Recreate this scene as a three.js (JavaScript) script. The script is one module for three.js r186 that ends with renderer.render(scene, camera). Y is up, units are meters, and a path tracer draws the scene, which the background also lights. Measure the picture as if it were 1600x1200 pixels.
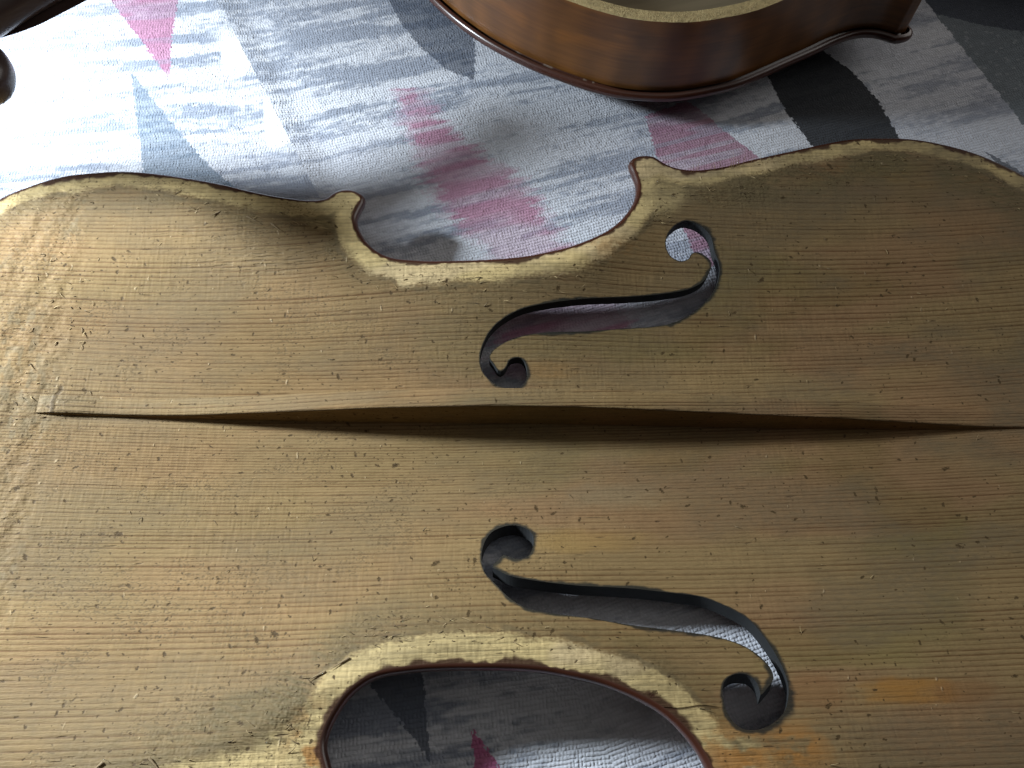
import * as THREE from 'three';
import { RectAreaLightUniformsLib } from 'three/addons/lights/RectAreaLightUniformsLib.js';
import { mergeVertices } from 'three/addons/utils/BufferGeometryUtils.js';
import { Brush, Evaluator, INTERSECTION, SUBTRACTION, ADDITION } from 'three-bvh-csg';

// ---------------------------------------------------------------- camera, light, exposure (all lengths below in mm, times MM)
const MM = 0.001;
const scene = new THREE.Scene();
const camera = new THREE.PerspectiveCamera(48.2, 4 / 3, 0.01, 10);
{
  const p = 26.842 * Math.PI / 180, y = 5.006 * Math.PI / 180, r = 3.44 * Math.PI / 180;
  const tilt = new THREE.Matrix4().set(1, 0, 0, 0, 0, Math.sin(p), -Math.cos(p), 0, 0, Math.cos(p), Math.sin(p), 0, 0, 0, 0, 1);   // rows: right, up, back
  const yaw = new THREE.Matrix4().set(Math.cos(y), 0, Math.sin(y), 0, 0, 1, 0, 0, -Math.sin(y), 0, Math.cos(y), 0, 0, 0, 0, 1);
  const roll = new THREE.Matrix4().set(Math.cos(r), Math.sin(r), 0, 0, -Math.sin(r), Math.cos(r), 0, 0, 0, 0, 1, 0, 0, 0, 0, 1);
  const view = roll.multiply(tilt).multiply(yaw);
  camera.quaternion.setFromRotationMatrix(view.transpose());
  camera.position.set(-8.24 * MM, 196.89 * MM, 83.83 * MM);
  camera.updateMatrixWorld();
}
scene.background = new THREE.Color(0x000000);
RectAreaLightUniformsLib.init();
// the cool lamp low on the far left: its light falls off across the bench
const lamp = new THREE.SpotLight(new THREE.Color().setRGB(0.82, 0.92, 1.0), 2.05, 0, 54 * Math.PI / 180, 1, 2);
lamp.position.set(-350 * MM, 165 * MM, -120 * MM);
lamp.target.position.set(-250 * MM, -16 * MM, -45 * MM);
lamp.castShadow = true; lamp.shadow.radius = 1.4; lamp.shadow.mapSize.set(2048, 2048); lamp.shadow.camera.near = 0.02; lamp.shadow.camera.far = 2;
scene.add(lamp, lamp.target);
// added soft fill panels for dim room light: one overhead, one on the right
const room = new THREE.RectAreaLight(new THREE.Color().setRGB(1.0, 0.96, 0.90), 0.25, 1.6, 1.6);
room.position.set(0.15, 1.5, 0.1); room.lookAt(0, 0, 0); scene.add(room);
const side = new THREE.RectAreaLight(new THREE.Color().setRGB(1.0, 0.97, 0.93), 1.5, 1.0, 0.8);
side.position.set(1.0, 0.6, -0.45); side.lookAt(0, 0, -0.05); scene.add(side);

const renderer = new THREE.WebGLRenderer({ antialias: true });
renderer.toneMapping = THREE.LinearToneMapping;
renderer.toneMappingExposure = 1.0;
renderer.shadowMap.enabled = true;

// ---------------------------------------------------------------- helpers
function rng(seed) { let a = seed >>> 0; return () => { a = (a + 0x6D2B79F5) >>> 0; let t = Math.imul(a ^ (a >>> 15), 1 | a); t = (t + Math.imul(t ^ (t >>> 7), 61 | t)) ^ t; return ((t ^ (t >>> 14)) >>> 0) / 4294967296; }; }
const TABLE = new Float32Array(65536); { const r = rng(77); for (let i = 0; i < 65536; i++) TABLE[i] = r(); }
const hash2 = (i, j) => { let h = Math.imul(i, 374761393) + Math.imul(j, 668265263) | 0; h = Math.imul(h ^ (h >>> 13), 1274126177); h = Math.imul(h ^ (h >>> 16), 2246822519); return ((h ^ (h >>> 15)) >>> 0) / 4294967296; };
const lat = (i, j) => TABLE[(i & 255) + ((j & 255) << 8)];
function noise(x, y) {
  const i = Math.floor(x), j = Math.floor(y); let u = x - i, v = y - j; u = u * u * (3 - 2 * u); v = v * v * (3 - 2 * v);
  const a = lat(i, j), b = lat(i + 1, j), c = lat(i, j + 1), d = lat(i + 1, j + 1);
  return a + (b - a) * u + (c - a) * v + (a - b - c + d) * u * v;
}
const fbm = (x, y, o = 4) => { let s = 0, a = 0.5, n = 0; for (let k = 0; k < o; k++) { s += a * noise(x + 17.3 * k, y + 9.1 * k); n += a; a *= 0.5; x *= 2.03; y *= 2.03; } return s / n; };
const clamp = (x, a = 0, b = 1) => x < a ? a : x > b ? b : x;
const step = (a, b, x) => { const t = clamp((x - a) / (b - a)); return t * t * (3 - 2 * t); };
const toSRGB = x => { x = clamp(x); return x <= 0.0031308 ? 12.92 * x : 1.055 * Math.pow(x, 1 / 2.4) - 0.055; };
const SRGB8 = new Uint8Array(4097); for (let i = 0; i <= 4096; i++) SRGB8[i] = Math.round(255 * toSRGB(i / 4096));
function texture(w, h, fill, srgb) {
  const d = new Uint8Array(w * h * 4), out = [0, 0, 0];
  for (let j = 0; j < h; j++) for (let i = 0; i < w; i++) {
    fill(i, j, out); const k = 4 * (j * w + i);
    for (let q = 0; q < 3; q++) d[k + q] = srgb ? SRGB8[Math.round(4096 * clamp(out[q]))] : Math.round(255 * clamp(out[q]));
    d[k + 3] = 255;
  }
  const t = new THREE.DataTexture(d, w, h); t.magFilter = THREE.LinearFilter; t.minFilter = THREE.LinearMipmapLinearFilter; t.generateMipmaps = true;
  t.wrapS = t.wrapT = THREE.MirroredRepeatWrapping; if (srgb) t.colorSpace = THREE.SRGBColorSpace; t.needsUpdate = true; return t;
}
function geometry(pos, idx, uv, nor, col) {
  const g = new THREE.BufferGeometry(), p = new Float32Array(pos.length);
  for (let i = 0; i < pos.length; i++) p[i] = pos[i] * MM;
  g.setAttribute('position', new THREE.BufferAttribute(p, 3));
  g.setAttribute('uv', new THREE.BufferAttribute(new Float32Array(uv || new Array(pos.length / 3 * 2).fill(0)), 2));
  if (col) g.setAttribute('color', new THREE.BufferAttribute(new Float32Array(col), 3));
  if (idx) g.setIndex(idx);
  if (nor) g.setAttribute('normal', new THREE.BufferAttribute(new Float32Array(nor), 3)); else g.computeVertexNormals();
  return g;
}
function part(name, g, material, parent) {
  const m = new THREE.Mesh(g, material); m.name = name; m.castShadow = m.receiveShadow = true; (parent || scene).add(m); return m;
}
function thing(name, label, category) { const o = new THREE.Group(); o.name = name; o.userData = { label, category }; scene.add(o); return o; }
// closed smooth curve through points, evenly sampled
function smoothLoop(pts, n) {
  const c = new THREE.CatmullRomCurve3(pts.map(p => new THREE.Vector3(p[0], 0, p[1])), true, 'centripetal');
  c.arcLengthDivisions = 2000; return c.getSpacedPoints(n).slice(0, n).map(v => [v.x, v.z]);
}
function offsetLoop(loop, d) {                           // positive d goes inwards for a loop that runs far side first, left to right
  const n = loop.length, out = [];
  for (let i = 0; i < n; i++) {
    const a = loop[(i + n - 2) % n], b = loop[(i + 2) % n]; let tx = b[0] - a[0], tz = b[1] - a[1]; const l = Math.hypot(tx, tz) || 1;
    const k = typeof d === 'function' ? d(i) : d; out.push([loop[i][0] - tz / l * k, loop[i][1] + tx / l * k]);
  }
  return out;
}
function segDistance(loop, x, z) {                        // signed: positive inside
  let best = 1e9, inside = false; const n = loop.length;
  for (let i = 0, j = n - 1; i < n; j = i++) {
    const ax = loop[j][0], az = loop[j][1], bx = loop[i][0], bz = loop[i][1];
    if ((az > z) !== (bz > z) && x < (bx - ax) * (z - az) / (bz - az) + ax) inside = !inside;
    const dx = bx - ax, dz = bz - az, t = clamp(((x - ax) * dx + (z - az) * dz) / (dx * dx + dz * dz + 1e-9)), ex = ax + dx * t - x, ez = az + dz * t - z, e = ex * ex + ez * ez;
    if (e < best) best = e;
  }
  return (inside ? 1 : -1) * Math.sqrt(best);
}
function distanceField(loop, x0, x1, z0, z1, s) {
  const w = Math.ceil((x1 - x0) / s) + 2, h = Math.ceil((z1 - z0) / s) + 2, d = new Float32Array(w * h);
  for (let j = 0; j < h; j++) for (let i = 0; i < w; i++) d[j * w + i] = segDistance(loop, x0 + i * s, z0 + j * s);
  return (x, z) => {
    const u = clamp((x - x0) / s, 0, w - 1.001), v = clamp((z - z0) / s, 0, h - 1.001), i = Math.floor(u), j = Math.floor(v), a = u - i, b = v - j, k = j * w + i;
    return (d[k] * (1 - a) + d[k + 1] * a) * (1 - b) + (d[k + w] * (1 - a) + d[k + w + 1] * a) * b;
  };
}

// ---------------------------------------------------------------- shapes measured in mm: x along the violin (tail to the right), z across
const HALF_OUTLINE = [[-160.0,0.0],[-159.6,-14.0],[-158.3,-30.0],[-156.0,-48.0],[-151.5,-65.0],[-143.4,-77.1],[-135.5,-82.1],[-127.2,-85.5],[-118.3,-86.9],[-109.2,-87.3],[-99.8,-86.2],[-90.4,-84.4],[-80.9,-82.2],[-71.5,-79.3],[-62.1,-77.1],[-54.7,-76.1],[-51.1,-76.7],[-49.0,-78.6],[-46.3,-79.7],[-43.0,-79.4],[-40.1,-77.3],[-39.8,-75.2],[-40.8,-72.4],[-41.6,-69.5],[-41.3,-66.8],[-39.5,-62.8],[-36.6,-59.0],[-32.1,-56.1],[-24.9,-54.9],[-16.0,-54.6],[1.9,-55.4],[10.9,-57.0],[20.1,-59.7],[29.7,-64.7],[34.7,-69.6],[38.1,-75.4],[39.0,-80.1],[38.4,-84.5],[37.7,-88.6],[39.0,-90.6],[41.6,-91.6],[45.5,-91.3],[47.6,-89.5],[50.8,-87.3],[56.5,-86.0],[65.3,-87.1],[75.5,-90.0],[85.7,-92.6],[96.1,-95.3],[106.5,-97.5],[116.6,-97.9],[126.5,-97.3],[135.9,-94.9],[144.9,-91.1],[153.2,-85.5],[157.2,-82.2],[168.0,-72.0],[180.0,-57.0],[190.0,-38.0],[196.0,-18.0],[198.0,0.0]];
const FAR_HOLE = [[51.9,-67.8],[48.2,-65.5],[46.3,-62.4],[46.2,-59.2],[47.6,-56.9],[50.1,-55.9],[52.5,-56.7],[53.3,-58.1],[55.2,-58.7],[57.0,-58.0],[58.5,-56.7],[59.1,-55.4],[58.1,-52.6],[55.9,-49.9],[51.6,-47.8],[44.3,-46.3],[34.0,-44.9],[21.5,-43.5],[11.6,-41.9],[4.2,-40.2],[-0.6,-37.9],[-4.1,-35.2],[-6.5,-31.6],[-7.6,-28.0],[-7.3,-24.7],[-5.8,-22.4],[-3.4,-20.5],[-0.2,-19.4],[3.2,-19.8],[4.9,-22.1],[5.0,-25.1],[3.9,-27.2],[1.9,-27.5],[0.3,-26.8],[-0.4,-25.4],[-1.7,-24.0],[-2.6,-24.0],[-4.0,-25.9],[-5.2,-27.6],[-4.2,-29.4],[-0.7,-31.6],[4.0,-33.2],[11.3,-34.3],[21.1,-34.8],[31.1,-35.9],[41.2,-36.9],[47.3,-38.3],[52.6,-41.1],[56.9,-44.8],[59.9,-49.0],[61.2,-53.1],[61.2,-55.7],[60.2,-59.3],[59.5,-63.5],[57.1,-66.3],[54.6,-67.5]];
const NEAR_HOLE = [[-1.2,18.8],[1.9,19.2],[4.4,21.0],[4.7,23.9],[3.3,27.2],[0.9,28.1],[-1.6,27.5],[-2.8,26.9],[-4.1,28.3],[-5.7,30.0],[-4.2,31.1],[-1.8,32.5],[3.1,33.7],[13.0,35.2],[28.0,36.2],[38.0,37.4],[44.4,38.4],[50.0,40.9],[54.5,44.0],[57.1,47.9],[59.0,52.3],[60.1,56.6],[60.1,60.3],[58.1,64.8],[55.1,67.3],[51.0,68.8],[47.3,68.5],[45.0,66.0],[44.5,62.3],[45.4,58.7],[48.1,56.9],[51.5,57.1],[53.0,58.6],[53.3,60.6],[53.2,61.6],[55.0,60.2],[57.2,58.0],[57.1,55.8],[55.0,52.7],[51.6,50.2],[46.0,48.2],[36.4,46.6],[26.6,45.4],[17.0,43.7],[7.4,42.3],[1.7,40.9],[-2.0,38.2],[-5.3,34.3],[-7.5,31.5],[-8.2,28.2],[-7.5,23.6],[-5.4,20.5]];
const outline = smoothLoop([...HALF_OUTLINE, ...HALF_OUTLINE.slice(1, -1).reverse().map(p => [p[0], -p[1]])], 900);
const farHole = smoothLoop(FAR_HOLE, 260), nearHole = smoothLoop(NEAR_HOLE, 260);
const KX = [-160, -150, -130, -109, -85, -60, -40, -20, 0, 20, 45, 70, 95, 117, 140, 165, 185, 198], KW = [30, 58, 74, 80, 76, 67, 57, 50, 49, 55, 71, 81, 88.5, 91, 84, 64, 36, 5];
function archHalf(x) {
  x = clamp(x, -160, 198); let i = 0; while (i < KX.length - 2 && x > KX[i + 1]) i++;
  const a = Math.max(i - 1, 0), b = Math.min(i + 2, KX.length - 1), h = KX[i + 1] - KX[i], t = (x - KX[i]) / h;
  const m0 = (KW[i + 1] - KW[a]) / (KX[i + 1] - KX[a]) * h, m1 = (KW[b] - KW[i]) / (KX[b] - KX[i]) * h, t2 = t * t, t3 = t2 * t;
  return (2 * t3 - 3 * t2 + 1) * KW[i] + (t3 - 2 * t2 + t) * m0 + (-2 * t3 + 3 * t2) * KW[i + 1] + (t3 - t2) * m1;
}
const archDepth = (x, z) => { const t = clamp(Math.abs(z) / archHalf(x)); return Math.pow(1 - t * t, 1.25) * clamp(1 - Math.pow(Math.abs(x - 19) / 168, 3)); };
const inner = (x, z) => -13 * archDepth(x, z);                                     // the hollowed side that faces up
const outer = (x, z) => inner(x, z) - 3.7;                                         // the varnished side that faces the cloth
const edgeDistance = distanceField(outline, -165, 203, -102, 102, 1);
const farDistance = distanceField(farHole, -14, 68, -75, -13, 0.5), nearDistance = distanceField(nearHole, -14, 68, 12, 76, 0.5);
const holeDistance = (x, z) => -(z < 0 ? (x > -13 && x < 67 && z > -74 && z < -14 ? farDistance(x, z) : -99) : (x > -13 && x < 67 && z > 13 && z < 75 ? nearDistance(x, z) : -99));

// ---------------------------------------------------------------- wood of the plate: colour and relief over x -165..200, z -100..100
const WX0 = -165, WX1 = 200, WZ0 = -100, WZ1 = 100, WN = 2048;
const woodUV = (x, z) => [(x - WX0) / (WX1 - WX0), (z - WZ0) / (WZ1 - WZ0)];
// growth rings: year lines running the length of the plate, closer together near the middle joint
const rings = []; { const r = rng(5); for (let z = -104; z < 104;) { rings.push([z, 0.55 + 0.45 * r()]); z += (0.8 + 0.5 * Math.min(1, Math.abs(z) / 40)) * (0.75 + 0.5 * r()); } }
const RW = 8192, ringProfile = new Float32Array(RW);
for (let k = 0, q = 0; k < RW; k++) {
  const z = -104 + 208 * k / RW; while (q < rings.length - 2 && rings[q + 1][0] < z) q++;
  const [a, s] = rings[q], b = rings[q + 1][0], t = clamp((z - a) / (b - a));
  ringProfile[k] = s * (Math.pow(t, 3.2) + 0.22 * t) * (t > 0.9 ? (1 - t) / 0.1 : 1);
}
const ring = z => ringProfile[clamp(Math.round((z + 104) / 208 * RW), 0, RW - 1)];
const blob = (x, z, cx, cz, rx, rz) => { const a = (x - cx) / rx, b = (z - cz) / rz; return Math.exp(-(a * a + b * b)); };
// pits and dirt specks stamped on a grid: each cell may hold one
function specks(x, z, cell, chance, seed) {
  const i = Math.floor(x / cell), j = Math.floor(z / cell); let s = 0;
  for (let b = -1; b <= 1; b++) for (let a = -1; a <= 1; a++) {
    const h = hash2(i + a + seed, j + b + seed * 3); if (h > chance) continue;
    const cx = (i + a + 0.15 + 0.7 * hash2(i + a + seed + 51, j + b)) * cell, cz = (j + b + 0.15 + 0.7 * hash2(i + a, j + b + seed + 97)) * cell;
    const q = hash2(i + a + 7, j + b + 13), rr = cell * (0.06 + 0.15 * q * q), an = 6.28 * hash2(i + a + 31, j + b + 3), dx = x - cx, dz = z - cz;
    const u = (dx * Math.cos(an) + dz * Math.sin(an)) / (rr * 1.4), v = (-dx * Math.sin(an) + dz * Math.cos(an)) / (rr * 0.7), d = u * u + v * v + 1.6 * (noise(x * 4.3, z * 4.3) - 0.5);
    if (d < 1) s = Math.max(s, 1 - Math.max(d, 0));
  }
  return s;
}
// one evaluation for both maps: colour in c (linear), relief returned 0..1
const pale0 = d => d < 7 ? 1 : 0;
function wood(x, z, c) {
  const d = edgeDistance(x, z), dh = holeDistance(x, z); if (d < -1.5 || dh < -1.5) { c[0] = c[1] = c[2] = 0.02; return 0.5; }
  const wob = 0.9 * (fbm(x * 0.006, z * 0.02 + 3, 2) - 0.5) * 2 + 0.12 * (noise(x * 0.16, z * 0.6) - 0.5);
  const line = ring(z + wob) * (0.45 + 0.85 * noise(x * 0.022 + 40, z * 0.9)) * (0.75 + 0.5 * noise(x * 0.4, z * 1.3 + 17));
  const fibre = noise(x * 0.55, z * 7.3) - 0.5, fibre2 = noise(x * 1.7 + 9, z * 15.1) - 0.5;
  const cross = 0.6 * noise(x * 1.9 + 3, z * 0.30) + 0.4 * noise(x * 3.7 + 3, z * 0.55) - 0.5;                                  // scraper marks across the grain
  const crossMask = step(0.42, 0.7, fbm(x * 0.03 + 8, z * 0.03 + 2, 2));
  const tone = fbm(x * 0.018 + 5, z * 0.05 + 1, 4) - 0.5, pink = step(0.48, 0.68, fbm(x * 0.02 + 31, z * 0.06 + 12, 3)), olive = step(0.5, 0.7, fbm(x * 0.03 + 71, z * 0.06 + 55, 4)) * (0.25 + 0.75 * step(-30, 60, x));
  let r = 0.238, g = 0.159, b = 0.070, h = 0.5;
  const k = 1 + 0.30 * tone + 0.10 * fibre + 0.08 * fibre2 + 0.16 * cross * (0.4 + crossMask) + 0.14 * (fbm(x * 0.16 + 7, z * 0.3, 3) - 0.5) + 0.10 * (noise(x * 1.3, z * 2.4) - 0.5); r *= k; g *= k; b *= k;
  r *= 1 + 0.02 * pink - 0.16 * olive; g *= 1 - (0.02 + 0.06 * step(-50, 20, x)) * pink - 0.10 * olive; b *= 1 - 0.02 * pink - 0.2 * olive;
  const late = clamp(line * 1.4) * 0.78; r *= 1 - 0.62 * late; g *= 1 - 0.75 * late; b *= 1 - 0.82 * late;
  h += -0.24 * clamp(line) + 0.10 * fibre + 0.06 * fibre2 + (0.03 + 0.08 * crossMask) * cross;
  // orange and olive stains of old glue and varnish
  const edgeN = 0.55 * (fbm(x * 0.25, z * 0.5, 3) - 0.5);
  const stain = (cx, cz, rx, rz, hard) => { const ax = Math.abs(x - cx) / rx, az = Math.abs(z - cz) / rz, q = Math.pow(ax, 2.4) + Math.pow(az, 2.4); return 1 - step(1 - hard, 1 + hard, Math.sqrt(q) + 1.5 * edgeN); };
  const mixTo = (m, R, G, B) => { r += (R - r) * m; g += (G - g) * m; b += (B - b) * m; };
  const fade = 1 - 0.5 * clamp(line);
  mixTo(0.80 * stain(87, 61.5, 11, 3.0, 0.35) * fade * (0.55 + 0.7 * fbm(x * 0.15, z * 0.5 + 5, 3)), 0.30, 0.135, 0.026);
  mixTo(0.6 * stain(101, 62, 7, 2.4, 0.5) * fade, 0.20, 0.095, 0.035);
  mixTo(0.55 * stain(66, 61, 8, 3.4, 0.5) * fade, 0.22, 0.105, 0.040);
  mixTo(0.50 * stain(84, 54.5, 10, 2.0, 0.6) * fade, 0.22, 0.165, 0.06);
  mixTo(0.50 * stain(17, 23.5, 14, 2.8, 0.6) * fade, 0.30, 0.180, 0.055);
  mixTo(0.40 * stain(26, 11, 12, 3.4, 0.7), 0.20, 0.165, 0.095);
  mixTo(0.40 * stain(11, -24.5, 7, 2.4, 0.6) * fade, 0.33, 0.17, 0.05);
  mixTo(0.35 * stain(38, 44.5, 14, 2.2, 0.8) * fade, 0.32, 0.165, 0.055);
  // pale strip where the plate was glued to the ribs, with the blocks at corners and ends
  const strip = 6.3 + 1.1 * (fbm(x * 0.09, z * 0.09 + 40, 3) - 0.5) * 2 + (z < 0 && x > -30 && x < 30 ? 1.2 : 0) + (z > 0 ? 1.0 : 0);
  const block = Math.max(1 - step(0.8, 1.15, Math.hypot((x + 49) / 9, (Math.abs(z) - 72) / 7)), 1 - step(0.8, 1.2, Math.hypot((x - 44) / 10, (Math.abs(z) - 80) / 11)));
  const endBlock = 1 - step(-139, -131, x + 5 * (fbm(x * 0.1, z * 0.12 + 9, 3) - 0.5) + 0.006 * z * z * 0.5);
  const pale = Math.max(1 - step(strip - 1.3, strip + 1.1, d + 1.8 * (fbm(x * 0.14 + 5, z * 0.14, 2) - 0.5) + 1.1 * (noise(x * 1.3, z * 3.1) - 0.5) + 0.9 * (noise(x * 3.0, z * 2.6) - 0.5)), 0.85 * block, 0.55 * endBlock * step(0.3, 0.6, fbm(x * 0.2, z * 0.25, 3)));
  const paleK = 0.97 + 0.22 * (fbm(x * 0.12, z * 0.5, 3) - 0.5) * 2 - 0.35 * late + 0.2 * fibre + 0.14 * cross + 0.2 * (noise(x * 1.1, z * 1.4 + 8) - 0.5); h += 0.07 * cross * pale0(d) + 0.12 * pale0(d) * (noise(x * 0.9, z * 1.1) - 0.5);
  const greenGlue = step(0.52, 0.66, fbm(x * 0.05 + 90, z * 0.08 + 20, 3));
  mixTo(pale * 0.96, 0.58 * paleK, 0.435 * paleK, (0.20 + 0.03 * greenGlue) * paleK);
  mixTo(0.5 * (1 - step(0.3, 1.1, Math.abs(d - strip - 0.9 + 1.2 * (noise(x * 0.5, z * 0.5) - 0.5)))) * step(0.35, 0.6, fbm(x * 0.15 + 60, z * 0.15, 3)), 0.10, 0.075, 0.04);
  // amber glue left on the strip by the corners
  const amber = Math.max(blob(x, z, -45, 70, 4, 8), blob(x, z, 46, 74, 9, 6), 0.8 * blob(x, z, 58, 73, 7, 5), 0.35 * blob(x, z, 24, -59, 12, 3)) * step(0.35, 0.6, fbm(x * 0.25 + 4, z * 0.35, 4)) * 1.3;
  mixTo(clamp(amber) * 0.85, 0.40, 0.17, 0.035);
  // grey-green dirt caught along the inside of the strip
  const dd = d - strip, reach = 5 + 5 * step(-20, 60, -z) * step(30, 90, x) + 5 * step(10, 60, z) * (1 - step(-30, 10, x));
  const dirtN = fbm(x * 0.12 + 13, z * 0.16 + 7, 4), strand = noise(x * 0.5 + z * 0.35, z * 2.2 - x * 0.6);
  const strength = 0.35 + 0.45 * step(30, 80, x) * step(10, -30, z) + 0.55 * blob(x, z, -52, 60, 26, 14) + 0.35 * blob(x, z, -60, -65, 25, 12) + 0.3 * blob(x, z, 142, -46, 4, 30);
  let dirt = (1 - step(0.2, 1, Math.abs(dd - reach * 0.35) / reach)) * step(0.30, 0.62, dirtN * 0.75 + 0.25 * strand) * strength * (1 - 0.85 * pale * step(1.5, 0, dd));
  const film = 0.95 * step(0.40, 0.66, fbm(x * 0.035 + 3, z * 0.07 + 61, 5)) * (0.55 + 0.45 * step(30, 130, x)) * (0.6 + 0.8 * noise(x * 0.7, z * 2.1 + 3)); mixTo(film * 0.55, 0.130, 0.098, 0.056);
  const bout = 0.6 * step(-62, -78, z) * step(0.3, 0.6, fbm(x * 0.08 + 15, z * 0.2 + 2, 4)) + 0.5 * step(0.42, 0.62, fbm(x * 0.05 + 51, z * 0.3 + 5, 4)) * (1 - step(2.5, 5, Math.abs(z + 14))) * (1 - step(-10, 20, x)); mixTo(0.5 * bout, 0.120, 0.098, 0.060);
  const corner = Math.max(1 - step(0.7, 1.15, Math.hypot((x + 56) / 14, (z - 62) / 6.5) + 0.9 * (dirtN - 0.5)), 0.9 * (1 - step(0.4, 1.1, Math.abs(z - 66 - 0.42 * -(x + 56) * 0.55) / 3.4 + 0.8 * (dirtN - 0.5))) * step(-105, -85, x) * (1 - step(-50, -40, x))) * 0.7;
  mixTo(clamp(Math.max(dirt, corner) * (0.7 + 0.6 * strand)) * 0.85, 0.120, 0.092, 0.044);
  h += 0.4 * clamp(Math.max(dirt, corner)) * (strand - 0.5) + 0.25 * clamp(dirt) * (noise(x * 2.3, z * 2.3) - 0.5);
  // torn grain inside the upper bout and gouge ridges by the end block
  mixTo(0.45 * step(0.5, 0.75, noise(x * 0.9 + 6, z * 0.5)) * step(-110, -124, x) * step(0.35, 0.6, fbm(x * 0.1 + 70, z * 0.06, 3)), 0.13, 0.105, 0.06);
  const tear = Math.max(blob(x, z, -66, -57, 22, 5), 0.6 * blob(x, z, -80, -66, 20, 4)) * step(0.55, 0.75, noise(x * 0.35 + 60, z * 2.6)); mixTo(0.45 * tear, 0.17, 0.12, 0.065); h -= 0.35 * tear;
  const gouge = step(-112, -122, x) * step(-150, -132, x); h += 0.5 * gouge * (Math.sin((x + 0.25 * z) * 0.8 + 5 * fbm(x * 0.12, z * 0.09, 3)) * 0.3 + 1.3 * (fbm(x * 0.6, z * 0.7, 4) - 0.5));
  // pits, crumbs
  const left = 1 - step(-60, 40, x);
  const grime = step(0.5, 0.72, fbm(x * 0.06 + 21, z * 0.07 + 5, 3));
  const sp = Math.max(specks(x, z, 2.6, 0.10 + 0.16 * left + 0.16 * grime, 3), specks(x, z, 1.3, 0.06 + 0.09 * left + 0.2 * gouge + 0.2 * clamp(dirt) + 0.14 * grime, 11), specks(x, z, 4.4, 0.05 + 0.04 * left, 23));
  mixTo(0.9 * Math.min(1, sp * 2.2), 0.056, 0.033, 0.012); h -= 0.10 * sp;
  const dust = step(0.66, 0.82, noise(x * 2.6 + 4, z * 3.4)) * step(0.50, 0.66, fbm(x * 0.10 + 33, z * 0.14 + 8, 4)) * (0.35 + 0.65 * left + 0.4 * gouge); mixTo(0.6 * clamp(dust), 0.095, 0.064, 0.030); h -= 0.05 * dust;
  const sl = Math.max(specks(x * 0.14, z, 1.1, 0.035, 5), specks(x * 0.07, z * 1.6, 0.9, 0.05, 61)); mixTo(0.60 * Math.min(1, 1.5 * sl), 0.085, 0.052, 0.028); h -= 0.3 * sl;                       // short dark slivers along the grain
  const fl = specks(x, z * 0.45, 1.6, 0.02 + 0.02 * left, 41); mixTo(0.30 * fl, 0.60, 0.47, 0.29); h += 0.22 * fl;            // raised pale fibres
  const cr = (1 - step(0.10, 0.28, Math.abs(z - 64 - 0.25 * Math.sin(x * 0.6)))) * step(30, 32, x) * (1 - step(42, 44, x)); mixTo(0.8 * cr, 0.06, 0.035, 0.015); h -= 0.6 * cr;     // a check running into the sound hole
  // chopped end of the bass bar
  if (x > -122 && x < -104 && z > -20 && z < -12.2) { const chop = 1 - step(0.25, 0.8, Math.abs(x + 117 + 1.2 * (noise(z * 0.8, 4) - 0.5))); mixTo(0.7 * chop, 0.06, 0.04, 0.02); h -= 0.25 * chop; if (x > -116.5 && x < -107) { const gr = 1 - step(0.12, 0.3, Math.abs(((z + 30) % 1.5) - 0.7)); mixTo(0.45 * gr, 0.09, 0.06, 0.03); h -= 0.15 * gr; } }
  // reddish varnish that has run over the rim, black ink spilt round the sound holes
  const varnish = 1 - step(0.75, 1.15, d / (1.7 + 1.3 * step(0.42, 0.7, fbm(x * 0.11 + 2, z * 0.11, 3)) + 0.9 * (noise(x * 0.9, z * 0.9) - 0.5))); mixTo(varnish * 0.93, 0.040, 0.013, 0.007);
  const inkN = fbm(x * 0.5 + 12, z * 0.7, 3) - 0.5, inkReach = 0.35 + 0.9 * step(0.42, 0.7, fbm(x * 0.06 + 3, z * 0.06 + 30, 2)) + 0.9 * step(52, 60, x);
  const ink = 1 - step(0.25, 1.0, dh / inkReach + 0.9 * inkN); mixTo(clamp(ink) * 0.90, 0.014, 0.017, 0.016);
  c[0] = r; c[1] = g; c[2] = b; return h;
}
const woodRelief = new Float32Array(WN * WN);
const woodMap = texture(WN, WN, (i, j, c) => { woodRelief[j * WN + i] = wood(WX0 + (i + 0.5) / WN * (WX1 - WX0), WZ0 + (j + 0.5) / WN * (WZ1 - WZ0), c); }, true);
const woodBump = texture(WN, WN, (i, j, c) => { c[0] = c[1] = c[2] = clamp(woodRelief[j * WN + i]); }, false);
const spruce = new THREE.MeshPhysicalMaterial({ name: 'old spruce', map: woodMap, bumpMap: woodBump, bumpScale: 0.0005, roughness: 0.68, specularIntensity: 0.35 });
const varnish = new THREE.MeshPhysicalMaterial({ name: 'red brown varnish', color: new THREE.Color().setRGB(0.075, 0.019, 0.007), roughness: 0.38, clearcoat: 0.5, clearcoatRoughness: 0.2 });
const ink = new THREE.MeshStandardMaterial({ name: 'black ink', color: new THREE.Color().setRGB(0.011, 0.012, 0.013), roughness: 0.8 });
console.log('wood done');

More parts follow.
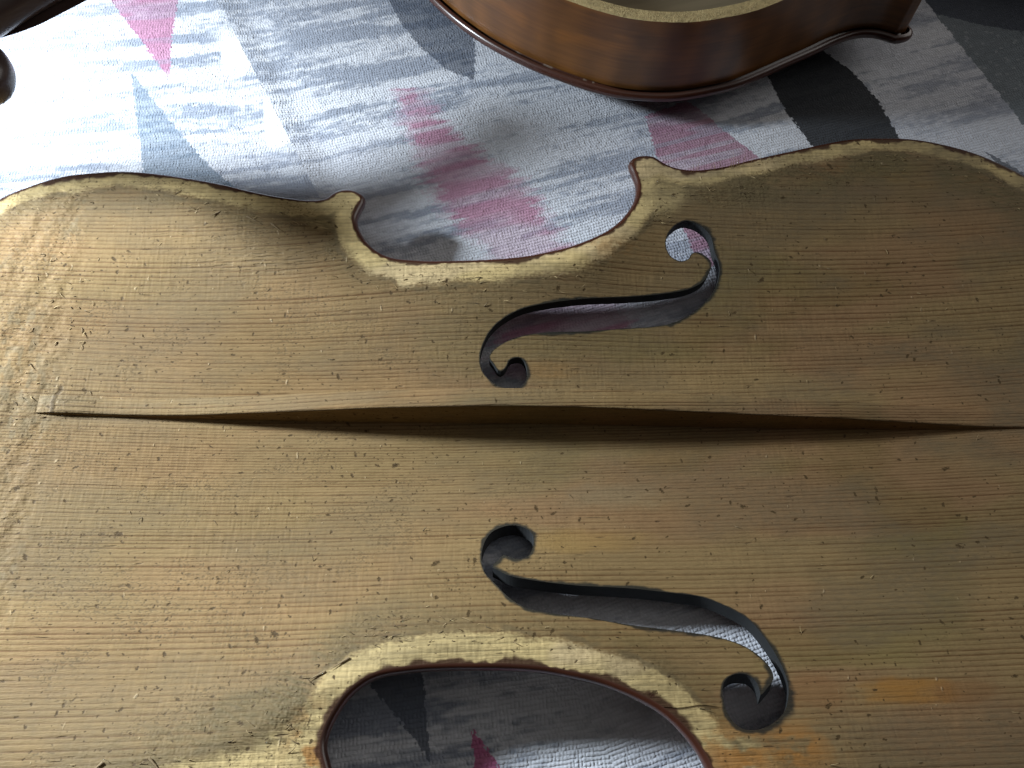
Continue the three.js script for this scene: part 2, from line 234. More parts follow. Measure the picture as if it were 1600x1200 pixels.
// ---------------------------------------------------------------- cloth: print and weave over x -215..215, z -205..95
const CX0 = -215, CX1 = 215, CZ0 = -205, CZ1 = 95, CY = -17.0;
const inPoly = (P, x, z) => { let s = false; for (let i = 0, j = P.length - 1; i < P.length; j = i++) if ((P[i][1] > z) !== (P[j][1] > z) && x < (P[j][0] - P[i][0]) * (z - P[i][1]) / (P[j][1] - P[i][1]) + P[i][0]) s = !s; return s; };
const PRINT = {
  pinkTop: [[-150, -200], [-113, -200], [-112, -163], [-110, -141]],
  blueTriangle: [[-123, -144], [-112, -100], [-109, -70], [-50, -70], [-62, -81], [-80, -92], [-91, -102], [-103, -117]],
  navy: [[-46, -205], [-40, -185], [-33, -167], [-25, -154], [-17, -145], [-8, -140], [-7, -151], [-8, -165], [-10, -205]],
  pinkBrush: [[-34, -137], [-25, -135], [-12, -114], [4, -99], [15, -81], [26, -64], [36, -46], [35, -26], [-4, -26], [-1, -64], [-17, -83], [-27, -107]],
  mauve: [[49, -123], [64, -130], [74, -117], [85, -104], [92, -90], [60, -60], [52, -93]],
  charcoal: [[90, -165], [93, -143], [96, -127], [103, -109], [109, -94], [114, -70], [140, -70], [136, -94], [133, -111], [129, -130], [123, -143], [113, -156], [103, -165]],
  slate: [[152, -205], [158, -180], [165, -155], [172, -132], [177, -116], [188, -81], [200, -20], [230, -20], [230, -205]],
  wedge: [[160, -107], [171, -97], [182, -80], [176, -80], [167, -93]],
  nearDark: [[-34, 56], [-44, 34], [-24, 34], [-22.6, 53], [-20.5, 72]],
  nearPink: [[-11, 65.5], [-11, 70], [-10, 95], [6, 95], [-6, 72]],
};
const seamSide = (x, z) => (x + 78) - (z + 135.5) * (44 / 93);                       // > 0 right of the fold line
function weaveAxes(x, z, o) { const a = (seamSide(x, z) < 0 ? 6 : 16.5) * Math.PI / 180, c = Math.cos(a), s = Math.sin(a); o[0] = x * c - z * s; o[1] = x * s + z * c; }
const UV2 = [0, 0];
function weave(u, v) {                                                                // irregular slub weave, threads about 1 mm
  u += 0.8 * (noise(u * 0.10, v * 0.15) - 0.5) + 0.2 * (noise(u * 0.9 + 5, v * 0.9) - 0.5); v += 0.8 * (noise(u * 0.05 + 9, v * 0.17) - 0.5) + 0.22 * (noise(u * 0.7 + 31, v * 1.1 + 4) - 0.5);
  const p = 0.92, q = 1.05, j = Math.floor(v / q), us = u + 2 * hash2(j, 9), i = Math.floor(us / p), fu = us / p - i - 0.5, fv = v / q - j - 0.5;
  const h = hash2(i + 400, j), over = ((i + j) & 1) ? h > 0.30 : h > 0.62;
  const wW = 0.55 + 0.45 * hash2(i >> 1, j + 77), wV = 0.55 + 0.45 * hash2(i + 177, j >> 1);
  const round = (t, w) => Math.sqrt(Math.max(0, 1 - (t / (0.60 * (0.6 + 0.4 * w))) ** 2));
  return over ? round(fv, wW) * (0.55 + 0.45 * wW) * (0.80 + 0.20 * Math.cos(fu * 3.1)) : round(fu, wV) * (0.45 + 0.4 * wV) * (0.70 + 0.30 * Math.cos(fv * 3.1));
}
const CN = 2048, clothRelief = new Float32Array(CN * CN);
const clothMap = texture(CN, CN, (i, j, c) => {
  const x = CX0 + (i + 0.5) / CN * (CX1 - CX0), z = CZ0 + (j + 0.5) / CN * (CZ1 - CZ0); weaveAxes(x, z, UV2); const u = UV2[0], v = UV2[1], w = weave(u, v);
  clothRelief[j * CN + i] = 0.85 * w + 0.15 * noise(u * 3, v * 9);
  const left = seamSide(x, z) < 0;
  const jx = x + 0.9 * (hash2(Math.floor(u), Math.floor(v)) - 0.5), jz = z + 0.9 * (hash2(Math.floor(u) + 40, Math.floor(v) + 9) - 0.5);
  // dry-brush streaks of blue grey along the weft
  const bend = 5 * (fbm(u * 0.012, v * 0.03 + 4, 2) - 0.5);
  const s1 = fbm(u * 0.022 + 3, (v + bend) * 0.17, 3), s2 = noise(u * 0.06 + 60, (v + bend) * 0.55 + 8), s3 = noise(u * 0.35 + 5, v * 1.0 + 31);
  const q = 0.62 * s1 + 0.25 * s2 + 0.13 * s3 + 0.10 * (hash2(Math.floor(u * 0.6) + 5, Math.floor(v / 0.98) + 60) - 0.5);
  let m = step(0.45, 0.68, q + (left ? 0.01 : 0.0)) * (left ? 0.88 : 0.80);
  let r = 0.60, g = 0.615, b = 0.66; const to = (k, R, G, B) => { r += (R - r) * k; g += (G - g) * k; b += (B - b) * k; };
  to(m, 0.215, 0.245, 0.31);
  to(0.28 * step(0.45, 0.7, fbm(x * 0.02 + 8, z * 0.03 + 80, 2)), 0.42, 0.43, 0.50);
  const cover = 0.80 + 0.20 * step(0.4, 0.2, q), dry = step(0.62, 0.40, q + 0.1 * (s3 - 0.5));
  if (inPoly(PRINT.pinkTop, jx, jz)) to(0.62 + 0.32 * step(0.65, 0.35, s2), 0.38, 0.17, 0.27);
  { let n = 0; for (let k = 0; k < 4; k++) { const o = 9 * (noise(u * 0.08 + 20 * k, v * 0.7 + 3) - 0.5) + 3 * (hash2(Math.floor(u) + k, Math.floor(v) + 50) - 0.5); if (inPoly(PRINT.pinkBrush, x + o, z - 0.28 * o)) n += 0.25; } if (n) to(n * (0.42 + 0.5 * step(0.34, 0.62, 0.6 * fbm(u * 0.02 + 44, v * 0.11 + 12, 2) + 0.4 * noise(u * 0.05 + 9, v * 0.45))), 0.42, 0.20, 0.29); }
  if (inPoly(PRINT.mauve, jx, jz)) to(0.80 - 0.35 * step(0.5, 0.8, s2), 0.31, 0.125, 0.19);
  if (inPoly(PRINT.blueTriangle, jx, jz)) to(0.86 * cover, 0.10, 0.145, 0.20);
  if (inPoly(PRINT.navy, jx, jz)) to(0.94 * cover, 0.055, 0.07, 0.105);
  if (inPoly(PRINT.charcoal, jx, jz)) to(0.97, 0.022, 0.025, 0.030);
  if (inPoly(PRINT.slate, jx, jz)) { to(0.95, 0.15, 0.175, 0.195); if (hash2(Math.floor(u * 0.8) + 3, Math.floor(v / 0.98)) > 0.94) to(0.5, 0.3, 0.32, 0.34); if (jz < -172 + 0.45 * (jx - 160) - 0.004 * (jx - 160) ** 2) to(0.85, 0.05, 0.058, 0.08); }
  if (inPoly(PRINT.wedge, jx, jz)) to(0.8, 0.06, 0.07, 0.09);
  if (inPoly(PRINT.nearDark, jx, jz)) to(0.88, 0.11, 0.13, 0.17);
  if (inPoly(PRINT.nearPink, jx, jz)) to(0.90, 0.45, 0.11, 0.24);
  // white dabs beside the fold
  const sd = seamSide(x, z); if (left && sd > -13 && z < -100) { const a = noise(u * 0.12 + 3, v * 0.085 + 1.5), e = step(-12, -8, sd + 2 * (s3 - 0.5)); to(0.95 * e * step(0.40, 0.50, a), 0.84, 0.85, 0.84); }
  const y = 0.80 + 0.28 * w + 0.12 * (hash2(Math.floor(u / 3) + 9, Math.floor(v / 0.98) + 5) - 0.5);                     // shade between threads painted into the colour; yarns also differ a little in tone
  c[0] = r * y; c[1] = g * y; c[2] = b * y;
}, true);
const clothBump = texture(CN, CN, (i, j, c) => { c[0] = c[1] = c[2] = clamp(clothRelief[j * CN + i]); }, false);
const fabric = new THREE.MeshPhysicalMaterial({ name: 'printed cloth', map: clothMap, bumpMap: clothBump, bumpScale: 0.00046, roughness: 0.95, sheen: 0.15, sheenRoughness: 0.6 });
{
  const NX = 300, NZ = 220, X0 = -430, X1 = 430, Z0 = -420, Z1 = 260, pos = [], uv = [], idx = [];
  for (let j = 0; j <= NZ; j++) for (let i = 0; i <= NX; i++) {
    const x = X0 + (X1 - X0) * i / NX, z = Z0 + (Z1 - Z0) * j / NZ, sd = seamSide(x, z) / 1.1;
    const away = step(-75, -110, z);
    const y = CY + away * (1.1 * Math.exp(-sd * sd / 20) - 0.5 * Math.exp(-((sd - 6) ** 2) / 30)) + away * 1.4 * (fbm(x * 0.012 + 4, z * 0.014 + 2, 2) - 0.5);
    pos.push(x, y, z); uv.push((x - CX0) / (CX1 - CX0), (z - CZ0) / (CZ1 - CZ0));
  }
  for (let j = 0; j < NZ; j++) for (let i = 0; i < NX; i++) { const a = j * (NX + 1) + i, b = a + NX + 1; idx.push(a, b, a + 1, a + 1, b, b + 1); }
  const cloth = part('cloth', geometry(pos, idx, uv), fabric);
  cloth.userData = { kind: 'structure', label: 'printed woven cloth with pink, grey and charcoal brush shapes', category: 'cloth' };
}
console.log('cloth done');

// ---------------------------------------------------------------- the violin front, hollow side up
const plate = thing('carved_violin_plate', 'loose violin front lying hollow side up, bare spruce with two sound holes', 'violin part');
function sheetSolid(top, bottom, x0, x1, z0, z1, s) {       // a slab between two height functions
  const nx = Math.round((x1 - x0) / s), nz = Math.round((z1 - z0) / s), pos = [], idxT = [], idxB = [], W = nx + 1, n = W * (nz + 1);
  for (const f of [top, bottom]) for (let j = 0; j <= nz; j++) for (let i = 0; i <= nx; i++) { const x = x0 + (x1 - x0) * i / nx, z = z0 + (z1 - z0) * j / nz; pos.push(x, f(x, z), z); }
  for (let j = 0; j < nz; j++) for (let i = 0; i < nx; i++) { const a = j * W + i, b = a + W; idxT.push(a, b, a + 1, a + 1, b, b + 1); idxB.push(n + a, n + a + 1, n + b, n + a + 1, n + b + 1, n + b); }
  const wall = (a, b) => idxB.push(a, b, n + a, b, n + b, n + a);
  for (let i = 0; i < nx; i++) { wall(i, i + 1); wall(nz * W + i + 1, nz * W + i); }
  for (let j = 0; j < nz; j++) { wall((j + 1) * W, j * W); wall(j * W + nx, (j + 1) * W + nx); }
  const g = new THREE.BufferGeometry(); g.setAttribute('position', new THREE.Float32BufferAttribute(pos, 3)); g.setAttribute('uv', new THREE.Float32BufferAttribute(new Float32Array(pos.length / 3 * 2), 2));
  g.setIndex([...idxT, ...idxB]); g.computeVertexNormals(); g.addGroup(0, idxT.length, 0); g.addGroup(idxT.length, idxB.length, 1); return g;
}
function prism(loop, y0, y1, shear = 0) {
  const s = new THREE.Shape(loop.map(p => new THREE.Vector2(p[0], -p[1]))), g = new THREE.ExtrudeGeometry(s, { depth: y1 - y0, bevelEnabled: false, curveSegments: 1 });
  g.rotateX(-Math.PI / 2); g.translate(0, y0, 0); g.clearGroups();
  if (shear) { const P = g.attributes.position; for (let i = 0; i < P.count; i++) P.setZ(i, P.getZ(i) + shear * (inner(P.getX(i), P.getZ(i)) - P.getY(i))); }   // cut square to the arched wood
  return g;
}
function brush(g, mats) { const b = new Brush(g, mats); b.updateMatrixWorld(); return b; }
const TAG = [0, 1, 2, 3].map(() => new THREE.MeshBasicMaterial());
function carve(top, bottom, loop, holes, s, margin = 3) {   // returns {top, bottom, hole, rim} geometries
  const xs = loop.map(p => p[0]), zs = loop.map(p => p[1]), ev = new Evaluator(); ev.attributes = ['position', 'uv', 'normal']; ev.useGroups = true;
  let r = ev.evaluate(brush(sheetSolid(top, bottom, Math.min(...xs) - margin, Math.max(...xs) + margin, Math.min(...zs) - margin, Math.max(...zs) + margin, s), [TAG[0], TAG[1]]), brush(prism(loop, -40, 20), TAG[3]), INTERSECTION);
  for (const h of holes) { r.updateMatrixWorld(); r = ev.evaluate(r, brush(prism(h, -39, 19, h === nearHole ? 0.5 : -0.05), TAG[2]), SUBTRACTION); }
  const out = { top: [], bottom: [], hole: [], rim: [] }, names = ['top', 'bottom', 'hole', 'rim'], g = r.geometry, P = g.attributes.position, I = g.index, mats = Array.isArray(r.material) ? r.material : [r.material];
  for (const gr of g.groups) { const key = names[TAG.indexOf(mats[gr.materialIndex])]; for (let k = gr.start; k < gr.start + gr.count; k++) { const v = I ? I.getX(k) : k; out[key].push(P.getX(v), P.getY(v), P.getZ(v)); } }
  return out;
}
function surface(tri, f, sign) {                             // exact normals from the height function, planar uv
  const uv = [], nor = [], e = 0.4;
  for (let i = 0; i < tri.length; i += 3) {
    const x = tri[i], z = tri[i + 2], dx = (f(x + e, z) - f(x - e, z)) / (2 * e), dz = (f(x, z + e) - f(x, z - e)) / (2 * e), l = Math.hypot(dx, 1, dz);
    nor.push(-sign * dx / l, sign / l, -sign * dz / l); uv.push(...woodUV(x, z));
  }
  return mergeVertices(geometry(tri, null, uv, nor), 1e-6);
}
const plateCut = carve(inner, outer, offsetLoop(outline, 1.3), [farHole, nearHole], 1.5);
const board = part('soundboard', surface(plateCut.top, inner, 1), spruce, plate);
part('varnished_face', surface(plateCut.bottom, outer, -1), varnish, plate);
for (const sign of [-1, 1]) {
  const tri = []; for (let i = 0; i < plateCut.hole.length; i += 9) if (Math.sign(plateCut.hole[i + 2]) === sign) for (let k = 0; k < 9; k++) tri.push(plateCut.hole[i + k]);
  const m = part('sound_hole_edge', geometry(tri, null), ink, board); m.userData.label = 'black inked edge of the sound hole';
}
// rounded varnished rim
function rim(loop, y0, y1, round, chips, ledge = 0) {
  const n = loop.length, K = 9, pos = [], uv = [], idx = [], col = [];
  const rings = []; for (let k = 0; k <= K; k++) { const a = Math.PI * k / K; rings.push([round * (1 - Math.sin(a)), (y0 + y1) / 2 + (y1 - y0) / 2 * Math.cos(a)]); }
  if (ledge) rings.unshift([ledge, y0 + 0.03]); const K2 = rings.length - 1;
  const loops = rings.map(q => offsetLoop(loop, q[0]));
  for (let k = 0; k <= K2; k++) for (let i = 0; i < n; i++) {
    const p = loops[k][i], wear = chips ? step(0.66, 0.72, fbm(p[0] * 0.35 + 7, p[1] * 0.35 + k * 0.4, 3)) * (k > 0 && k < 5 ? 1 : 0) * chips(p[0], p[1]) : 0, t = 0.8 + 0.5 * noise(p[0] * 0.2, p[1] * 0.2 + k);
    pos.push(p[0], rings[k][1], p[1]); uv.push(i / n * 60, k / K);
    col.push(0.052 * t + (0.52 - 0.052 * t) * wear, 0.015 * t + (0.44 - 0.015 * t) * wear, 0.007 * t + (0.34 - 0.007 * t) * wear);
  }
  for (let k = 0; k < K2; k++) for (let i = 0; i < n; i++) { const a = k * n + i, b = k * n + (i + 1) % n, c = a + n, d = b + n; idx.push(a, b, c, b, d, c); }
  return geometry(pos, idx, uv, null, col);
}
const rimVarnish = new THREE.MeshPhysicalMaterial({ name: 'worn rim varnish', vertexColors: true, roughness: 0.36, clearcoat: 0.5, clearcoatRoughness: 0.18 });
part('rim', rim(smoothLoop([...HALF_OUTLINE, ...HALF_OUTLINE.slice(1, -1).reverse().map(p => [p[0], -p[1]])], 2400), 0.02, -3.6, 1.4, (x, z) => z > 40 ? 1 : 0.35), rimVarnish, plate).userData.label = 'dark red varnished rim with pale chips';

// bass bar: x, near face z, height above the plate
const BAR = [[-121, -12.2, 0.4], [-115, -12.1, 1.3], [-104, -12.1, 1.1], [-85, -11.9, 2.2], [-66, -11.7, 4.6], [-50, -11.3, 6.9], [-33, -10.9, 8.9], [-15, -10.4, 10.2], [1, -10, 10.8], [26, -9.1, 10.5], [52, -8.0, 9.1], [70, -7.1, 8.1], [86, -6.4, 6.9], [100, -5.7, 5.1], [112, -5.1, 3.5], [125, -4.4, 1.8], [137, -3.8, 0.7], [146, -3.4, 0.1]];
function barAt(x, k) { let i = 0; while (i < BAR.length - 2 && x > BAR[i + 1][0]) i++; const A = BAR[Math.max(i - 1, 0)], B = BAR[i], C = BAR[i + 1], D = BAR[Math.min(i + 2, BAR.length - 1)], h = C[0] - B[0], t = (x - B[0]) / h, m0 = (C[k] - A[k]) / (C[0] - A[0]) * h, m1 = (D[k] - B[k]) / (D[0] - B[0]) * h; return (2 * t ** 3 - 3 * t * t + 1) * B[k] + (t ** 3 - 2 * t * t + t) * m0 + (3 * t * t - 2 * t ** 3) * C[k] + (t ** 3 - t * t) * m1; }
{
  const pos = [], uv = [], idx = [], N = 267, M = 24, Wd = 5.2;
  for (let i = 0; i <= N; i++) {
    const x = -121 + 267 * i / N, zn = barAt(x, 1), h = Math.max(0.05, barAt(x, 2)) + 0.12 * (noise(x * 0.15, 3) - 0.5);
    for (let k = 0; k <= M; k++) {                            // section from the near foot, over the top, to the far foot
      let z, y, v; const base = s => inner(x, s), r = Math.min(0.5, h * 0.4);
      if (k <= 8) { const t = k / 8; z = zn + 0.25 * (1 - t); y = base(z) - 0.4 + (h - r + 0.4) * t; v = z - (y - base(zn)) * 1; v = zn + (h - (y - base(zn))); }
      else if (k <= 10) { const a = (k - 8) / 2 * Math.PI / 2; z = zn - r + r * Math.cos(a); y = base(zn) + h - r + r * Math.sin(a); v = z; }
      else if (k <= 14) { const t = (k - 10) / 4; z = zn - r - (Wd - 2 * r) * t; y = base(zn) + h + 0.1 * Math.sin(t * Math.PI); v = z; }
      else if (k <= 16) { const a = (k - 14) / 2 * Math.PI / 2; z = zn - Wd + r - r * Math.sin(a); y = base(zn) + h - r + r * Math.cos(a); v = z; }
      else { const t = (k - 16) / 8; z = zn - Wd - 0.25 * t; y = base(zn) + h - r - (h - r + 0.5) * t; v = z - (base(zn) + h - y); }
      pos.push(x, y, z); uv.push(...woodUV(x, v + (k <= 8 ? 6 : 0)));
    }
  }
  for (let i = 0; i < N; i++) for (let k = 0; k < M; k++) { const a = i * (M + 1) + k, b = a + M + 1; idx.push(a, a + 1, b, b, a + 1, b + 1); }
  part('bass_bar', geometry(pos, idx, uv), spruce, plate).userData.label = 'long tapered wooden bar standing along the plate';
}

// ---------------------------------------------------------------- the violin body without its front: back, ribs, linings, blocks
const body = thing('open_violin', 'open brown varnished violin body, its pale rib tops bare, resting on its back', 'violin');
body.rotation.y = -166 * Math.PI / 180; body.position.set(155.5 * MM, 0, -243.2 * MM);
const ribTop = 22.8, backTop = -3.2;
const flame = new THREE.MeshPhysicalMaterial({ name: 'flamed maple under varnish', roughness: 0.4, clearcoat: 0.3, clearcoatRoughness: 0.25,
  map: texture(1024, 128, (i, j, c) => { const u = i * 0.7, s = 0.5 + 0.5 * Math.sin(u * 0.12 + 5 * fbm(u * 0.02, j * 0.012, 3) + j * 0.012), g = fbm(u * 0.02 + 4, j * 0.35, 3), q = 0.62 + 0.45 * s * fbm(u * 0.015 + 30, j * 0.01, 2) + 0.35 * (g - 0.5), p = step(0.55, 0.75, fbm(u * 0.012 + 70, j * 0.03 + 8, 3)); c[0] = (0.22 + 0.08 * p) * q; c[1] = (0.088 + 0.026 * p) * q; c[2] = 0.021 * q; }, true) });
const rawMaple = new THREE.MeshStandardMaterial({ name: 'raw wood with dry glue', roughness: 0.85, bumpScale: 0.0007,
  map: texture(1024, 64, (i, j, c) => { const n = fbm(i * 0.06, j * 0.18, 4), f = noise(i * 0.5, j * 0.9), d = step(0.6, 0.7, fbm(i * 0.09 + 50, j * 0.2, 3)); const k = 0.75 + 0.5 * n; c[0] = (0.60 - 0.12 * d) * k; c[1] = (0.46 - 0.10 * d) * k; c[2] = (0.22 - 0.05 * d) * k; }, true),
  bumpMap: texture(1024, 64, (i, j, c) => { c[0] = c[1] = c[2] = 0.5 * fbm(i * 0.2, j * 0.4, 3) + 0.5 * noise(i * 0.55, j * 0.8); }, false) });
const insideWood = new THREE.MeshStandardMaterial({ name: 'greyed inside wood', roughness: 0.85, map: texture(512, 512, (i, j, c) => { const k = 0.8 + 0.5 * (fbm(i * 0.02, j * 0.12, 4) - 0.3); c[0] = 0.25 * k; c[1] = 0.20 * k; c[2] = 0.12 * k; }, true) });
const bodyLoop = smoothLoop([...HALF_OUTLINE, ...HALF_OUTLINE.slice(1, -1).reverse().map(p => [p[0], -p[1]])], 1200);
function ribbon(loop, y0, y1, uScale, flip, K = 6) {
  const n = loop.length, pos = [], uv = [], idx = []; let s = 0;
  for (let i = 0; i <= n; i++) { const p = loop[i % n], q = loop[(i + n - 1) % n]; if (i) s += Math.hypot(p[0] - q[0], p[1] - q[1]); for (let k = 0; k <= K; k++) { pos.push(p[0], y0 + (y1 - y0) * k / K, p[1]); uv.push(s * uScale, k / K); } }
  for (let i = 0; i < n; i++) for (let k = 0; k < K; k++) { const a = i * (K + 1) + k, b = a + K + 1; flip ? idx.push(a, b, a + 1, b, b + 1, a + 1) : idx.push(a, a + 1, b, b, a + 1, b + 1); }
  return [pos, uv, idx];
}
function band(loopA, loopB, ya, yb, uScale) {                // a strip between two loops
  const n = loopA.length, pos = [], uv = [], idx = []; let s = 0; const K = 5;
  for (let i = 0; i <= n; i++) { const a = loopA[i % n], b = loopB[i % n], q = loopA[(i + n - 1) % n]; if (i) s += Math.hypot(a[0] - q[0], a[1] - q[1]);
    for (let k = 0; k <= K; k++) { const t = k / K, edge = Math.sin(Math.PI * t), bumpy = 0.5 * (fbm(s * 0.35, k * 0.9, 3) - 0.5) * edge + 0.22 * (noise(s * 1.3, k * 2.1) - 0.5); pos.push(a[0] + (b[0] - a[0]) * t, ya + (yb - ya) * t + 0.35 * edge + bumpy, a[1] + (b[1] - a[1]) * t); uv.push(s * uScale, t * 0.5 + 0.2); } }
  for (let i = 0; i < n; i++) for (let k = 0; k < K; k++) { const a = i * (K + 1) + k, b = a + K + 1; idx.push(a, b, a + 1, b, b + 1, a + 1); }
  return geometry(pos, idx, uv);
}
const ribOut = offsetLoop(bodyLoop, 2.7), ribIn = offsetLoop(bodyLoop, 4.0), liningIn = offsetLoop(bodyLoop, 7.4);
// six ribs would show their joints at the corners; each bout is its own strip
const joints = []; { const c = [[-42, -78.5], [40, -91], [198, 0], [40, 91], [-42, 78.5], [-160, 0]]; for (const [x, z] of c) { let b = 0, e = 1e9; bodyLoop.forEach((p, i) => { const d = (p[0] - x) ** 2 + (p[1] - z) ** 2; if (d < e) { e = d; b = i; } }); joints.push(b); } joints.sort((a, b) => a - b); }
for (let j = 0; j < joints.length; j++) {
  const a = joints[j], b = j + 1 < joints.length ? joints[j + 1] : joints[0] + bodyLoop.length, pos = [], uv = [], idx = [], K = 8, n = b - a; let s = 13 * j;
  for (let i = 0; i <= n; i++) { const p = ribOut[(a + i) % bodyLoop.length], q = ribOut[(a + i - 1 + bodyLoop.length) % bodyLoop.length]; if (i) s += Math.hypot(p[0] - q[0], p[1] - q[1]); for (let k = 0; k <= K; k++) { pos.push(p[0], backTop - 0.3 + (ribTop - backTop + 0.3) * k / K, p[1]); uv.push(s / 160, k / K); } }
  for (let i = 0; i < n; i++) for (let k = 0; k < K; k++) { const A = i * (K + 1) + k, B = A + K + 1; idx.push(A, A + 1, B, B, A + 1, B + 1); }
  part('rib', geometry(pos, idx, uv), flame, body);
}
part('rib_top', band(ribOut, liningIn, ribTop, ribTop - 0.2, 1 / 90), rawMaple, body).userData.label = 'pale torn wood and dry glue along the rib tops';
{ const [p, u, i] = ribbon(liningIn, ribTop - 8, ribTop - 0.2, 1 / 90, true, 3); part('lining', geometry(p, i, u), rawMaple, body); }
{ const [p, u, i] = ribbon(ribIn, backTop - 0.3, ribTop - 7, 1 / 90, true, 3); part('rib_inside', geometry(p, i, u), insideWood, body); }
const backScale = 0.70, backIn = (x, z) => backTop + 0.72 * inner(x, z), backOut = (x, z) => backTop - 3.6 + 0.72 * inner(x, z);
const backCut = carve(backIn, backOut, offsetLoop(outline, 1.5), [], 2.5);
const back = part('back', surface(backCut.bottom, backOut, -1), varnish, body);
{ const keep = [], t = backCut.top; for (let i = 0; i < t.length; i += 9) if (edgeDistance((t[i] + t[i + 3] + t[i + 6]) / 3, (t[i + 2] + t[i + 5] + t[i + 8]) / 3) > 4.6) for (let k = 0; k < 9; k++) keep.push(t[i + k]);
  part('inside_face', surface(keep, backIn, 1), insideWood, back); }
part('edge', rim(smoothLoop([...HALF_OUTLINE, ...HALF_OUTLINE.slice(1, -1).reverse().map(p => [p[0], -p[1]])], 1600), backTop + 0.02, backTop - 3.2, 1.5, (x, z) => x > 150 ? 0.5 : 0.05, 6), rimVarnish, back);
for (const [x, z, a, b] of [[-50, -72, 10, 9], [47, -84, 10, 9], [-50, 72, 10, 9], [47, 84, 10, 9], [-146, 0, 9, 24], [184, 0, 9, 22]]) {
  const s = smoothLoop([[x - a, z - b], [x + a, z - b], [x + a, z + b], [x - a, z + b]], 40).filter(p => edgeDistance(p[0], p[1]) > 6);
  if (s.length > 8) { const g = prism(s, backTop - 2, ribTop - 0.6); g.scale(MM, MM, MM); part('block', g, rawMaple, body); }
}

// ---------------------------------------------------------------- the end of a loose violin neck: heel on the cloth, curved underside
const neck = thing('violin_neck', 'dark brown varnished violin neck piece with a curved heel, beside the printed pink triangle', 'violin part');
const dark = new THREE.MeshPhysicalMaterial({ name: 'dark neck varnish', color: new THREE.Color().setRGB(0.045, 0.026, 0.022), roughness: 0.42, clearcoat: 0.5, clearcoatRoughness: 0.2 });
{
  const slab = (pts, y0, y1, bevel, m, name) => { const s = new THREE.Shape(); const c = new THREE.CatmullRomCurve3(pts.map(p => new THREE.Vector3(p[0], -p[1], 0)), true, 'centripetal').getSpacedPoints(160); s.setFromPoints(c.map(v => new THREE.Vector2(v.x, v.y)));
    const g = new THREE.ExtrudeGeometry(s, { depth: y1 - y0 - 2 * bevel, bevelEnabled: true, bevelThickness: bevel, bevelSize: bevel, bevelOffset: -bevel, bevelSegments: 12, curveSegments: 4 }); g.rotateX(-Math.PI / 2); g.translate(0, y0 + bevel, 0); g.scale(MM, MM, MM); g.deleteAttribute('normal'); const w = mergeVertices(g, 1e-6); w.computeVertexNormals(); return part(name, w, m, neck); };
  slab([[-101, -122], [-112, -112], [-119, -105], [-123.5, -100], [-126.5, -96.5], [-130, -92.6], [-134, -91], [-129, -90.3], [-125.5, -89.2], [-122, -86.4], [-120, -83.4], [-119, -80.2], [-119, -77], [-120, -74.4], [-122.5, -72.6], [-127, -71], [-138, -77], [-150, -87], [-200, -90], [-256, -90], [-258, -92], [-256, -101], [-200, -102], [-150, -102], [-134, -102.5], [-124, -107], [-107, -122.5]], 37, 48, 5, dark, 'neck_shaft');
  slab([[-107.5, -123.5], [-124.5, -108], [-134, -103.6], [-150, -103.2], [-200, -103.2], [-200, -108], [-150, -108], [-132, -108.4], [-122, -112.6], [-105, -128]], 37.5, 47.6, 0.5, rawMaple, 'bare_joint_face');
  slab([[-248, -80], [-290, -78], [-296, -88], [-290, -104], [-248, -103], [-244, -88]], CY + 0.1, 50, 4, dark, 'heel');
}

// ---------------------------------------------------------------- torn fibres, shavings and crumbs on the plate
function fibres(list) {
  const pos = [], idx = [], col = [];
  for (const { x, y, z, len, yaw, lift, curl, rad, c } of list) {
    const S = 5, base = pos.length / 3; let px = x, py = y, pz = z, a = yaw, e = lift;
    for (let s = 0; s <= S; s++) {
      const r = rad * (s === S ? 0.15 : 1 - 0.5 * s / S);
      for (let k = 0; k < 3; k++) { const t = k * 2.094; pos.push(px + r * Math.cos(t) * -Math.sin(a), py + r * Math.sin(t), pz + r * Math.cos(t) * Math.cos(a)); col.push(...c); }
      const q = len / S; px += q * Math.cos(a) * Math.cos(e); pz += q * Math.sin(a) * Math.cos(e); py += q * Math.sin(e); a += curl[0]; e += curl[1];
    }
    for (let s = 0; s < S; s++) for (let k = 0; k < 3; k++) { const A = base + 3 * s + k, B = base + 3 * s + (k + 1) % 3; idx.push(A, B, A + 3, B, B + 3, A + 3); }
  }
  return geometry(pos, idx, null, null, col);
}
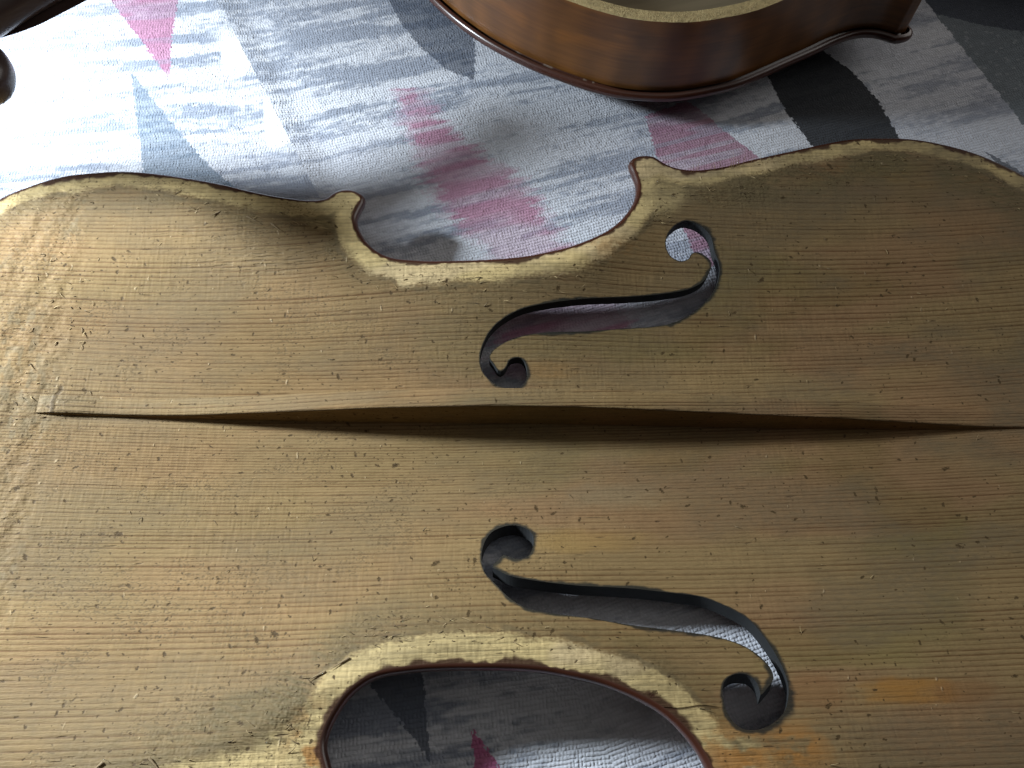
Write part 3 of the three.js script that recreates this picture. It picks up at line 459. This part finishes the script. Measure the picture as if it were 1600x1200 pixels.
{
  const r = rng(2024), list = [], straw = [[0.42, 0.31, 0.15], [0.30, 0.21, 0.10], [0.20, 0.14, 0.07], [0.10, 0.07, 0.035]];
  const put = (x, z, o) => { if (edgeDistance(x, z) < 0.8 || holeDistance(x, z) < 0.6) return; list.push({ x, y: inner(x, z) + 0.05, z, len: 0.7 + 2.2 * r() * r(), yaw: (r() - 0.5) * 1.4 + (r() < 0.5 ? Math.PI : 0), lift: 0.15 + 0.5 * r(), curl: [(r() - 0.5) * 0.4, -0.15 * r()], rad: 0.05 + 0.11 * r(), c: straw[Math.floor(r() * 4)], ...o }); };
  let guard = 0;
  while (list.length < 460 && guard++ < 20000) {              // along the torn inside of the glue strip
    const x = -150 + 310 * r(), z = -95 + 190 * r(), d = edgeDistance(x, z); if (d < 5 || d > 15) continue;
    const w = Math.exp(-(((d - 9) / 3.5) ** 2)) * (0.25 + (z < 0 && x < 20 ? 0.4 : 0) + (z > 0 && x < 0 ? 1.3 : 0) + (z < 0 && x > 40 ? 0.5 : 0)); if (r() < w) put(x, z, {});
  }
  for (let k = 0; k < 90; k++) { const x = -140 + 280 * r(), z = -80 + 160 * r(); put(x, z, { len: 0.6 + 1.2 * r(), rad: 0.06 + 0.07 * r(), yaw: 6.28 * r() }); }
  for (let k = 0; k < 46; k++) { const x = -128 + 16 * r(), z = -60 + 50 * r(); put(x, z, { len: 0.5 + 1.4 * r(), rad: 0.08 + 0.1 * r(), yaw: 6.28 * r() }); }
  for (let k = 0; k < 26; k++) { const x = 55 + 28 * r(), z = -85.2 - 0.12 * (x - 55) + 1.5 * r(); put(x, z, { len: 1.2 + 2.2 * r(), lift: 0.7 + 0.6 * r(), rad: 0.06, yaw: -1.4 + (r() - 0.5), c: straw[0] }); }
  for (let k = 0; k < 5; k++) put(68 + 0.8 * k, -86.2, { len: 3.2 + 2 * r(), lift: 1.0 + 0.3 * r(), rad: 0.07, yaw: -1.57 + (r() - 0.5) * 0.8, c: straw[0] });
  const fibre = new THREE.MeshStandardMaterial({ name: 'torn spruce fibre', vertexColors: true, roughness: 0.8 });
  const m = part('wood_fibres', fibres(list), fibre, board); m.userData = { kind: 'stuff', label: 'torn pale and dark wood fibres' };
  // a few larger splinters that can be told apart
  const splinterMat = new THREE.MeshStandardMaterial({ name: 'dark splinter', color: new THREE.Color().setRGB(0.20, 0.14, 0.07), roughness: 0.8 });
  for (const [x, z, len, yaw] of [[-76.5, 72, 4.5, 0.75], [-72.5, 74.5, 4.0, 0.85], [-89, 72, 3.4, 2.4], [-94, 74, 4.2, -0.6], [-64, -66, 5, 0.8], [-71, -69, 4.2, 0.6], [-45, 55, 4.5, 2.7], [-40, 52.5, 5, 2.6], [-82, -71, 3.4, 2.5]]) {
    const g = new THREE.ConeGeometry(0.38, len, 5, 3); g.rotateZ(-Math.PI / 2); g.scale(MM, MM * 0.7, MM);
    const s = part('splinter', g, splinterMat, board); s.position.set(x * MM, (inner(x, z) + 0.32) * MM, z * MM); s.rotation.set(0, -yaw, 0.10);
  }
}
renderer.render(scene, camera);
